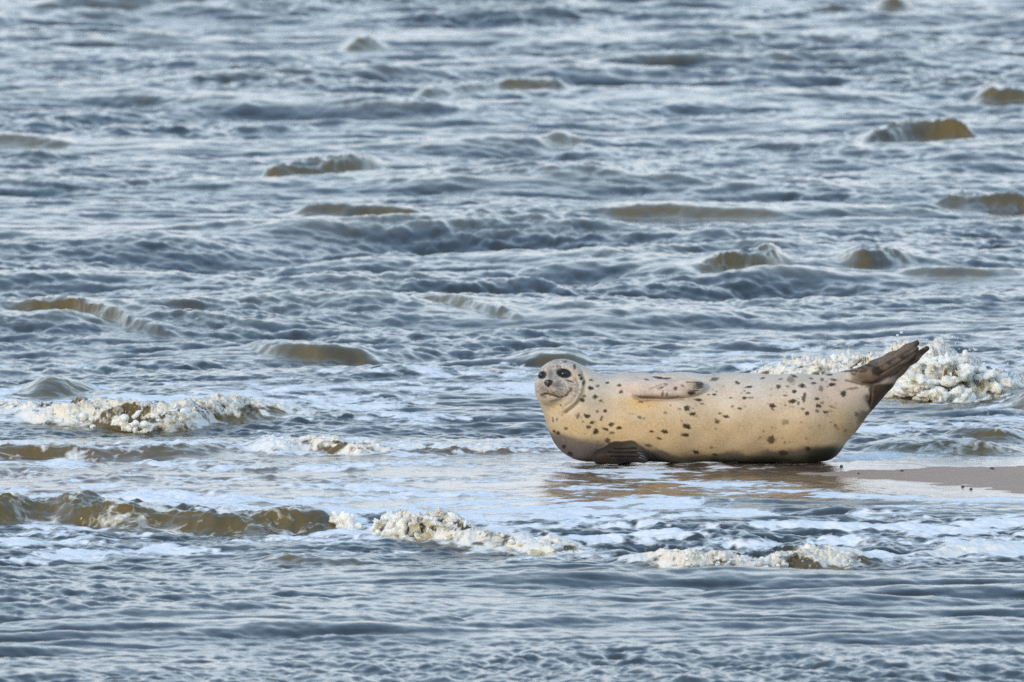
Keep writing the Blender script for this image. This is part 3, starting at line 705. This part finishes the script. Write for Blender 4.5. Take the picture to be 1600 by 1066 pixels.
def uvball(c, r, n=24):
    th = np.linspace(0, np.pi, n // 2 + 1); ph = np.linspace(0, 2 * np.pi, n + 1)[:-1]
    T, Pp = np.meshgrid(th, ph, indexing='ij')
    V = np.stack([np.sin(T) * np.cos(Pp) * r[0], np.cos(T) * r[1], np.sin(T) * np.sin(Pp) * r[2]], -1).reshape(-1, 3) + np.array(c)
    q = []
    for i in range(n // 2):
        for j in range(n): q.append((i * n + j, i * n + (j + 1) % n, (i + 1) * n + (j + 1) % n, (i + 1) * n + j))
    return V, np.array(q)
def tube(pts, rad, n=8):
    pts = np.array(pts, float); V = []; q = []
    for i, p in enumerate(pts):
        t = pts[min(i + 1, len(pts) - 1)] - pts[max(i - 1, 0)]; t /= np.linalg.norm(t)
        a = np.cross(t, (0, 1, .3)); a /= np.linalg.norm(a); b_ = np.cross(t, a)
        for j in range(n):
            an = 2 * np.pi * j / n; V.append(p + rad[i] * (math.cos(an) * a + math.sin(an) * b_))
    for i in range(len(pts) - 1):
        for j in range(n): q.append((i * n + j, i * n + (j + 1) % n, (i + 1) * n + (j + 1) % n, (i + 1) * n + j))
    return np.array(V), np.array(q)
M_EYE = plain('eye_dark', (.012, .012, .016), .08)
M_NOSE = plain('nose_skin', (.012, .010, .010), .3)
M_CLAW = plain('claw_horn', (.05, .06, .065), .3)
M_WHISK = plain('whisker_hair', (.55, .5, .42), .4)
for (cx, cy, r_) in ((881.5, 588, 8.0), (847, 590, 6.2)):
    Ve, Qe = uvball((cx, BASE - cy, surf_w(cx, cy) - r_ * .62), (r_, r_ * .78, r_))
    mesh_np('eye', loc(Ve), Qe, M_EYE, seal)
# nose: broad pad narrowing down to the split lip
wn = surf_w(857, 603)
Vn, Qn = uvball((0, 0, 0), (1, 1, 1), 32)
nx = Vn[:, 0] * (6.6 + 2.6 * Vn[:, 1]) * 1.0; ny = Vn[:, 1] * 6.0 - .8 * np.abs(Vn[:, 0]) ** 2 * (Vn[:, 1] < 0); nzz = Vn[:, 2] * 3.4
for sx in (-1, 1):                                                             # nostrils
    nzz -= 1.6 * np.exp(-((Vn[:, 0] - sx * .48) / .2) ** 2 - ((Vn[:, 1] - .1) / .45) ** 2) * (Vn[:, 2] > 0)
mesh_np('nose', loc(np.stack([857 + nx, BASE - 603 + ny, wn + nzz - .3], 1)), Qn, M_NOSE, seal)
# claws
for (x0, y0, x1, y1) in ((1084, 602, 1095, 602), (1087, 604.3, 1098, 603.6), (1088, 607.3, 1099, 606.4), (1087, 610.5, 1098, 609.6), (1082, 614.5, 1093, 613.2)):
    w0 = surf_w(x0, y0)
    Vc, Qc = tube([(x0, BASE - y0, w0 - .5), ((x0 + x1) / 2, BASE - y0 + .3, w0 + .8), (x1, BASE - y1, w0 - 1.5)], [1.0, .85, .15])
    mesh_np('claw', loc(Vc), Qc, M_CLAW, seal)
for (x0, y0, x1, y1) in ((1000, 710, 1010, 714), (998, 713, 1010, 717.5), (996, 706, 1006, 709)):
    w0 = surf_w(x0, y0)
    Vc, Qc = tube([(x0, BASE - y0, w0 - .5), ((x0 + x1) / 2, BASE - y0 - 1.5, w0 + 1), (x1, BASE - y1, w0 + .5)], [1.5, 1.2, .2])
    mesh_np('claw', loc(Vc), Qc, M_CLAW, seal)
rr = random.Random(5)
for sx, cx, cy in ((-1, 849, 612), (1, 868, 612)):
    for k in range(4):
        a = rr.uniform(-.9, .35); L = rr.uniform(14, 24)
        x0 = cx + rr.uniform(-4, 4); y0 = cy + rr.uniform(-4, 5); w0 = surf_w(x0, y0)
        p = [(x0, BASE - y0, w0 - .5)]
        for t in (.33, .66, 1): p.append((x0 + sx * L * t, BASE - y0 + L * (math.sin(a) * t - .25 * t * t), w0 + 6 * t - 4 * t * t))
        Vc, Qc = tube(p, [.2, .17, .12, .04], 5)
        mesh_np('whisker', loc(Vc), Qc, M_WHISK, seal)

# ------------------------------------------------------------------ pebbles and shells on the wet sand
M_PEB = plain('dark_pebble', (.035, .032, .035), .35)
PEBS = [(1411, 738.5, 5.5, 'flat dark pebble on the back edge of the sandbar near its tip'),
        (1552, 738, 8, 'largest dark pebble lying high on the right part of the sandbar'),
        (1343, 742.5, 4.5, 'tiny dark pebble at the very tip of the sandbar closest to the seal'),
        (1506, 761.5, 5.5, 'left one of two dark pebbles in the shallow water just below the sandbar'),
        (1519, 765.5, 6, 'right one of two dark pebbles in the shallow water just below the sandbar'),
        (1475, 792, 4, 'lone small pebble in the bright smooth water well below the sandbar'),
        (1316, 729.5, 5.5, 'small dark stone in the water right beside the rear end of the seal')]
for i, (px, py, sz, lab) in enumerate(PEBS):
    X, Y = ground(px, py); s = sz * PIX * Y / 2
    Vp, Qp = uvball((0, 0, 0), (s, s * 1.1, s * .55), 20)
    Vp = np.array([p * (1 + .22 * mnoise.noise(Vector(p / s * 1.1) + Vector((i * 5, 0, 0)))) for p in Vp])
    Vp = Vp[:, [0, 2, 1]] * np.array([1, 1.6, .75])
    zz = max(float(sand_z(np.array([X]), np.array([Y]))[0]), 0.0)
    o = mesh_np('pebble', Vp, Qp, M_PEB); o.location = (X, Y, zz + s * .25); o.rotation_euler.z = i
    tag(o, lab, 'pebble', 'dark pebbles on and around the sandbar')

# ------------------------------------------------------------------ broken white water
def foam_material():
    m, nt, b = new_mat('broken_foam')
    tc = nt.nodes.new('ShaderNodeTexCoord'); P = tc.outputs['Object']
    a = nt.nodes.new('ShaderNodeAttribute'); a.attribute_name = 'silt_shade'
    n = noise_node(nt, P, 26, 5, .6); g = noise_node(nt, P, 110, 4, .7)
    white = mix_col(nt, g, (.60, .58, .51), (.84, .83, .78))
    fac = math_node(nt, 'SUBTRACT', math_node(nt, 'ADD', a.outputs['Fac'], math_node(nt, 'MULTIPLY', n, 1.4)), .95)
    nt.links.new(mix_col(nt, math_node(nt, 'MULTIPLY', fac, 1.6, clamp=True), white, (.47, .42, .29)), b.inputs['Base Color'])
    b.inputs['Roughness'].default_value = .38; b.inputs['IOR'].default_value = 1.333
    b.inputs['Subsurface Weight'].default_value = .9; b.inputs['Subsurface Scale'].default_value = .04
    b.inputs['Subsurface Radius'].default_value = (1, .9, .7)
    nt.links.new(bump(nt, g, .4, .003, bump(nt, n, .4, .010)), b.inputs['Normal'])
    return m
M_FOAM = foam_material()
def ico(n):
    import bmesh
    bm = bmesh.new(); bmesh.ops.create_icosphere(bm, subdivisions=n, radius=1)
    V = np.array([v.co[:] for v in bm.verts]); F = np.array([[v.index for v in f.verts] for f in bm.faces]); bm.free()
    return V, F
ICO3, ICO1 = ico(3), ico(1)
def burst(name, pts, n, rad, depth, seed, spray=60, silt_shade=.3, lift=1.0, vox=.006, sm=5):
    """pts: crest as (px, base py, height px); blobs heaped along it, larger low down, spray flung off the top"""
    r = np.random.default_rng(seed)
    p = np.array(pts, float); X, Y = ground(p[:, 0], p[:, 1]); H = p[:, 2] * PIX * Y
    wts = np.maximum((H[1:] + H[:-1]) / 2, 1e-4) * np.diff(X); cum = np.concatenate([[0], np.cumsum(wts)]); cum /= cum[-1]
    VV, FF, SS = [], [], []; off = 0
    for k in range(n + spray):
        xc = np.interp(r.uniform(), cum, X); yc = np.interp(xc, X, Y); h = np.interp(xc, X, H)
        if h < .004: continue
        t = r.uniform() ** 1.15
        if k < n:
            R_ = rad * r.uniform(.45, 1.25) * (1.1 - .55 * t) * min(1, .35 + h / .09)
            z = t * h * lift * .85 - R_ * .6; yo = r.normal(0, depth * (1 - .55 * t)) + depth * t * .5
            V, F = ICO3
            o3 = r.uniform(0, 50, 3)
            nz = np.array([mnoise.fractal(Vector(v * 1.9 + o3), .7, 2.1, 4) for v in V])
            V = V * np.clip(1 + .85 * nz, .25, 2)[:, None]
            V = V * (R_ * np.array([r.uniform(.8, 1.7), r.uniform(.8, 1.4), r.uniform(.65, 1.05)]))
        else:
            R_ = rad * r.uniform(.05, .13); t = r.uniform(.5, 1.25) * (1 if r.uniform() < .75 else 1.4)
            z = t * h * lift; yo = r.normal(0, depth); V, F = ICO1
            V = V * (R_ * np.array([r.uniform(.8, 2.2), 1, r.uniform(.8, 1.8)])); xc += r.normal(0, .04)
        if k < n * .12 and h < .035: continue
        if k < n * .12:                                                        # thin torn fingers thrown off the lip
            V = V / (R_ + 1e-9) * (R_ * .2 + .0025) * np.array([1, 1, r.uniform(2.2, 4.5)]); z = h * r.uniform(.55, 1.02) * lift
        an = r.uniform(-1.0, .9) if k < n * .12 else r.uniform(-.5, .5); c, s_ = math.cos(an), math.sin(an)
        V = np.stack([V[:, 0] * c - V[:, 2] * s_, V[:, 1], V[:, 0] * s_ + V[:, 2] * c], 1)
        VV.append(V + (xc, yc + yo, z)); FF.append(F + off); off += len(V)
        SS.append(np.full(len(V), silt_shade * r.uniform(0, 1.6) * (1.3 - t)))
    o = mesh_np(name, np.concatenate(VV), np.concatenate(FF), M_FOAM)
    md = o.modifiers.new('fuse', 'REMESH'); md.mode = 'VOXEL'; md.voxel_size = vox
    bpy.context.view_layer.update()
    ev = o.evaluated_get(bpy.context.evaluated_depsgraph_get()); me = ev.to_mesh()
    V = np.empty(len(me.vertices) * 3, np.float32); me.vertices.foreach_get('co', V); V = V.reshape(-1, 3).astype(float)
    nl = len(me.loops); L = np.empty(nl, np.int32); me.loops.foreach_get('vertex_index', L); Q = L.reshape(-1, 4)
    ev.to_mesh_clear(); old = o.data; bpy.data.objects.remove(o); bpy.data.meshes.remove(old)
    for _ in range(sm):                                                   # relax, then raise fine froth
        acc = np.zeros_like(V); cnt = np.zeros(len(V))
        for k in range(4):
            np.add.at(acc, Q[:, k], V[Q[:, (k + 1) % 4]] + V[Q[:, (k - 1) % 4]]); np.add.at(cnt, Q[:, k], 2)
        V = .4 * V + .6 * acc / cnt[:, None]
    N = mesh_normals(V, Q)
    dsp = np.array([mnoise.fractal(Vector(v * 42), .75, 2.1, 3) for v in V])
    dsp2 = np.array([mnoise.noise(Vector(v * 14)) for v in V])
    V += N * (dsp * .0045 + dsp2 * .013)[:, None] * (.6 if rad < .015 else .85)
    o = mesh_np(name, V, Q, M_FOAM, attrs={'silt_shade': ('FLOAT', np.clip(silt_shade * (1.1 - 1.3 * V[:, 2] / max(H.max(), .02)) - .9 * dsp2 - .5 * dsp, 0, 1))})  # silt tint low down, plus shade painted into the froth's hollows
    return tag(o, kind='stuff')
FOAM = [
 ([(588, 836, 30), (600, 840, 46), (640, 846, 50), (690, 851, 52), (735, 853, 40), (765, 856, 20), (830, 861, 14), (900, 863, 8)], 120, .020, .03, 320, .95),
 ([(520, 826, 26), (545, 827, 32), (566, 828, 10)], 40, .018, .02, 40, .1),
 ([(1040, 888, 18), (1075, 890, 26), (1110, 889, 22), (1160, 887, 26), (1200, 886, 16), (1250, 885, 24), (1290, 884, 12), (1340, 881, 14), (1370, 878, 4)], 60, .009, .02, 120, .35),
 ([(40, 655, 8), (90, 662, 26), (160, 664, 24), (210, 670, 38), (280, 671, 40), (310, 664, 26), (350, 656, 22), (440, 650, 12)], 80, .016, .04, 220, .45),
 ([(375, 702, 6), (420, 703, 16), (470, 702, 18), (540, 705, 20), (575, 709, 10), (700, 708, 10), (780, 706, 12), (850, 704, 6)], 50, .009, .03, 80, .3),
 ([(1165, 592, 14), (1210, 594, 22), (1250, 596, 44), (1290, 600, 44), (1330, 603, 34), (1390, 612, 52), (1440, 620, 74), (1480, 624, 84), (1510, 624, 72), (1545, 622, 52), (1590, 618, 32), (1610, 616, 10)], 260, .026, .08, 700, .3),
]
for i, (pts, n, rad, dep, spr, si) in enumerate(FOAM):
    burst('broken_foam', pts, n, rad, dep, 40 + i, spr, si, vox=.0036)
